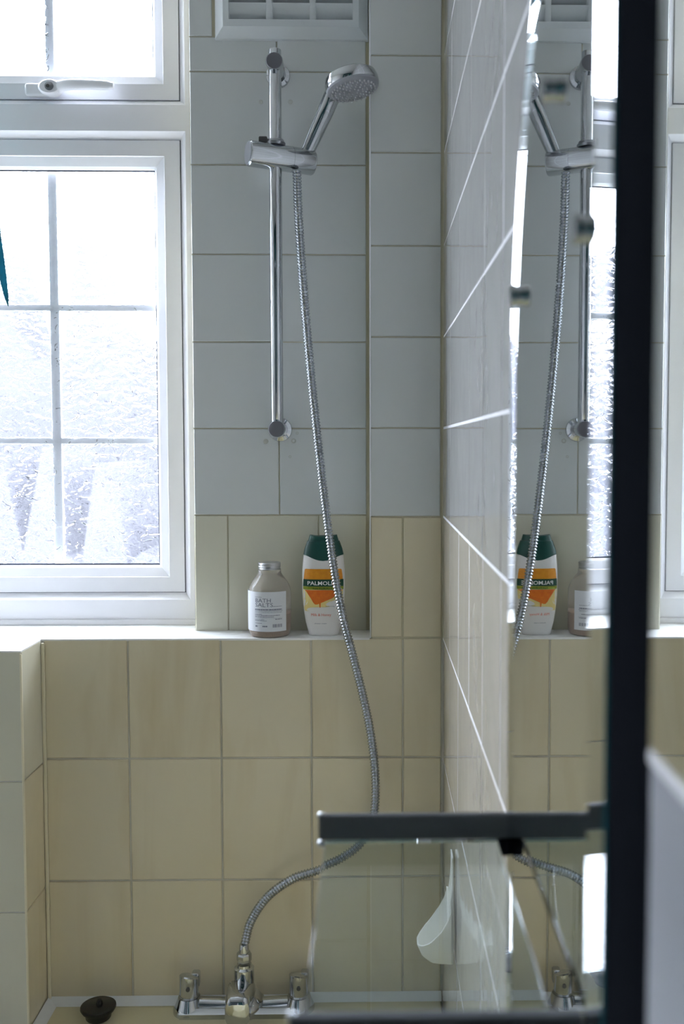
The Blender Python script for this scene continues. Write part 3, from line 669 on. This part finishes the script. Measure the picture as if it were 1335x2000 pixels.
A, B, C = fsurf(0.0004), fsurf(0.0007), fsurf(0.0010)
def gz(y): return (1828-y)/8.69        # crop row -> pixels above the base
def gx_(x): return (x-540)/8.69
yl = [(gz(1400), gx_(230), gx_(300)), (gz(1320), gx_(205), gx_(640)), (gz(1200), gx_(205), gx_(860)), (gz(1045), gx_(200), gx_(872))]
fr = nofix('yellow_splash', *strip(yl, A, 14), 'yellow', sb)
nofix('honeycomb_print', *strip([(gz(860), gx_(212), gx_(868)), (gz(780), gx_(220), gx_(862)), (gz(700), gx_(230), gx_(850)), (gz(685), gx_(245), gx_(835))], B, 14), 'amber', sb)
nofix('honey_print', *strip([(gz(1283), gx_(405), gx_(440)), (gz(1250), gx_(372), gx_(520)), (gz(1180), gx_(332), gx_(690)), (gz(1120), gx_(290), gx_(770)), (gz(1060), gx_(250), gx_(840)), (gz(1040), gx_(225), gx_(870))], B, 14), 'orange', sb)
nofix('honey_print', *strip([(gz(1335), gx_(480), gx_(495)), (gz(1290), gx_(474), gx_(498)), (gz(1255), gx_(470), gx_(500))], B, 2), 'orange', sb)
bd_ = nofix('name_band', *strip([(gz(980), gx_(200), gx_(880)), (gz(860), gx_(206), gx_(878))], B, 16), 'band', sb)
lm = nofix('lime_band', *strip([(gz(1035), gx_(200), gx_(878)), (gz(981), gx_(200), gx_(880))], B, 16), 'lime', sb)
def stext(t, x0, x1, y0, hpx, m, par, bold=0.0):
    v, fc_ = text_mesh(t, 1.0, 'LEFT', bold); w_ = max(p[0] for p in v); h_ = max(p[1] for p in v)
    nofix('lettering', [C(gx_(x0)+p[0]/w_*(x1-x0)/8.69, gz(y0)+p[1]/h_*hpx/8.69) for p in v], fc_, m, par)
stext('PALMOLIVE', 272, 812, 955, 66, 'white_ink', bd_, 0.02)
stext('NATURALS', 365, 690, 1028, 30, 'band', lm)
stext('Milk & Honey', 332, 672, 1480, 44, 'red_ink', sb)
stext('shower cream', 392, 596, 1616, 20, 'ink', sb)
stext('moisturising', 580, 730, 1322, 20, 'ink', sb)

# ------------------------------------------------------------------ mirror and glass shelf on the right wall
ZC = CAM.z
mi = empty('wall_mirror', (0, 0, 0)); tag(mi, 'tall two-panel mirror with a black upright strip on the right tiled wall', 'mirror')
XM = 0.095; MZ0, MZ1 = ZC-0.47, ZC+0.345
YI, YO, XO = 0.672, 0.6825, 0.0929          # far bevel: inner line, outer line
YNI, YNO, XNO = 0.4352, 0.413, 0.0972       # near bevel
R0, H0 = 0.38, ZC+0.02
def arc(z): d = max(0, z-H0); return R0-math.sqrt(max(0, R0*R0-d*d))
Zs = [MZ0, ZC-0.2, H0]+[H0+(MZ1-H0)*k/22 for k in range(1, 23)]
V = []; F = []
for z in Zs: V += [(XM, YI-arc(z), z), (XM, YNI, z)]
for i in range(len(Zs)-1): F.append((2*i, 2*i+1, 2*i+3, 2*i+2))
nofix('mirror_face', V, F, 'mirror', mi)
V = []
for z in Zs: V += [(XO, YO-arc(z)*1.0, z), (XM, YI-arc(z), z)]
nofix('bevel', V, F, 'mirror', mi)
V = [(XM, YNI, MZ0), (XNO, YNO, MZ0), (XM, YNI, MZ1), (XNO, YNO, MZ1)]
nofix('bevel', V, [(0,1,3,2)], 'mirror', mi)
F = []; V = []
for z in Zs: V += [(XO+0.0003, YO-arc(z), z), (XR-0.0005, YO-arc(z), z), (XR-0.0005, YNO, z), (XNO+0.0003, YNO, z), (XM+0.0004, YNI, z), (XM+0.0004, YI-arc(z), z)]
for i in range(len(Zs)-1):
    for k in range(6): F.append((6*i+k, 6*i+(k+1) % 6, 6*i+6+(k+1) % 6, 6*i+6+k))
m_ = len(Zs)-1; F += [tuple(range(6)), tuple(6*m_+k for k in range(6))]
obj('panel_backing', V, F, 'mirror_side', mi)
# black strip between the two mirror panels, then the nearer panel
MB().box(XNO, XNO+0.004, YNO-0.004, YNO, MZ0, MZ1).build('glass_edge', 'glass_edge', mi)
bevel_box('centre_strip', (XNO+0.0005, XR-0.0005, 0.3375, YNO-0.0042, MZ0, MZ1), 'mirror_side', mi, 0.002)
nofix('mirror_face', [(XM, 0.337, ZC-0.104), (XM, 0.04, ZC-0.104), (XM, 0.04, MZ1), (XM, 0.337, MZ1)], [(0, 1, 2, 3)], 'mirror', mi)
MB().box(XM+0.0003, XR-0.0005, 0.04, 0.3372, ZC-0.104, MZ1).build('panel_backing', 'mirror_side', mi)
bevel_box('bottom_trim', (XM-0.0006, XR-0.0005, 0.04, 0.3372, ZC-0.109, ZC-0.1041), 'pvc', mi, 0.0008)
bevel_box('reflection_panel', (XM+0.0003, XR-0.0005, 0.04, 0.3372, MZ0, ZC-0.1091), 'grey_panel', mi, 0.0008)  # added matte panel, its grey stands in for the mirror's reflection
for (y, z) in ((0.654, ZC+0.098), (0.451, ZC+0.097), (0.536, ZC+0.188)):
    MB().lathe([(0, 0.0062), (0.002, 0.0066), (0.005, 0.0072), (0.0062, 0.0066), (0.0065, 0.0)], (XM, y, z), (-1, 0, 0), 24).build('stud', 'chrome', mi, 40)

sf = empty('glass_shelf', (0, 0, 0)); tag(sf, 'clear glass shelf with dark metal rails projecting in front of the mirror', 'shelf')
SX0, SX1 = -0.0387, 0.0945; ZRt, ZRb = ZC-0.2565, ZC-0.273
bevel_box('glass_plate', (SX0+0.004, 0.086, 0.442, 0.682, ZRb-0.0075, ZRb-0.0015), 'shelf_glass', sf, 0.0006, 1)
for y in (0.682, 0.436):
    r1 = bevel_box('rail', (SX0, SX1, y-0.003, y+0.005, ZRb-0.001, ZRt), 'rail', sf, 0.002, 3)
    for z in (ZRt-0.001, ZRb-0.0045):
        MB().lathe([(0, 0), (0.0008, 0.002), (0.0028, 0.003), (0.005, 0.002), (0.0056, 0)], (SX0+0.0015, y+0.001, z-0.0028), seg=14).build('end_stud', 'chrome', r1, 60)
    bevel_box('rail_foot', (0.0862, SX1, y-0.006, y+0.008, ZRb-0.012, ZRb), 'mirror_side', r1, 0.002)

# white flared scoop on the right wall near the bath
so = empty('soap_scoop', (XR, 1.40, ZC-0.016)); tag(so, 'white flared scoop-shaped holder on the right wall above the bath', 'soap holder')
V = []; F = []; nu, nv = 26, 24
RIM = [(0, -0.572), (0.0015, -0.606), (0.003, -0.634), (0.009, -0.654), (0.0175, -0.669), (0.0315, -0.686), (0.044, -0.6965), (0.051, -0.701)]
for i in range(nu+1):
    t = i/nu; d = 0.051*t**1.7; zr_ = interp(RIM, d); zb_ = interp([(0, -0.731), (0.03, -0.727), (0.044, -0.718), (0.051, -0.7035)], d)
    w_ = interp([(0, 0.040), (0.02, 0.038), (0.036, 0.032), (0.046, 0.022), (0.051, 0.010)], d)
    for k in range(nv+1):
        c = math.cos(math.pi*k/nv); hgt = abs(c)**2.2
        wy = w_*(0.35+0.65*min(1.0, max(0.0, (-0.60-(zb_+(zr_-zb_)*hgt))/0.09))) if i < 6 else w_
        V.append(Vector((-0.0025-d, -wy*math.copysign(abs(c)**0.55, c), zb_+(zr_-zb_)*hgt)))
for i in range(nu):
    for k in range(nv): F.append((i*(nv+1)+k, i*(nv+1)+k+1, (i+1)*(nv+1)+k+1, (i+1)*(nv+1)+k))
F.append(tuple(k for k in range(nv+1)))
sc2 = obj('scoop', V, F, 'white_plastic', so, 60)
sm = sc2.modifiers.new('thickness', 'SOLIDIFY'); sm.thickness = 0.002

# ------------------------------------------------------------------ hanging plant, only one leaf tip reaches into view
px_, py_, pz_ = -0.86, 1.66, 2.02
hg = empty('hanging_plant', (px_, py_, pz_)); tag(hg, 'narrow blue-green leaf tip of a hanging plant against the bright window', 'plant')
MB().lathe([(0, 0), (0, 0.045), (0.09, 0.06), (0.095, 0.06), (0.095, 0.052), (0.08, 0.05), (0.08, 0)], (0, 0, 0), seg=28).build('pot', 'pot', hg, 40)
MB().tube([(0, 0, 0.08), (0, 0, CEIL-pz_)], 0.002, 8).build('cord', 'dark', hg)
def leaf(P, wmax):
    pp = spline(P, 10); n_ = len(pp); V = []; F = []
    for i, p in enumerate(pp):
        t = i/(n_-1); w_ = wmax*(math.sin(math.pi*min(1, 0.12+0.88*t))**0.6)*(1-0.15*t)+0.0006
        d = (pp[min(i+1, n_-1)]-pp[max(i-1, 0)]).normalized(); s_ = d.cross(Vector((0, 1, 0))).normalized()
        V += [p-s_*w_, p+Vector((0, 0.003, 0)), p+s_*w_]
    for i in range(n_-1): F += [(3*i, 3*i+1, 3*i+4, 3*i+3), (3*i+1, 3*i+2, 3*i+5, 3*i+4)]
    o = obj('leaf', V, F, 'leaf', hg, 60); md = o.modifiers.new('thickness', 'SOLIDIFY'); md.thickness = 0.0008
o_ = Vector((px_, py_, pz_))
leaf([Vector((0.01, 0, 0.085)), Vector((0.07, 0, 0.16)), at(-40, 330, py_)-o_+Vector((0, 0, 0.02)), at(-8, 470, py_)-o_, at(16, 598, py_)-o_], 0.013)
for dx, dy, dz, L2 in ((-0.14, 0.02, 0.10, -0.12), (-0.05, -0.10, 0.13, -0.05), (-0.10, 0.05, 0.15, 0.02)):
    leaf([Vector((0, 0, 0.085)), Vector((dx*0.5, dy*0.5, dz+0.085)), Vector((dx, dy, 0.10)), Vector((dx*1.25, dy*1.2, L2))], 0.012)
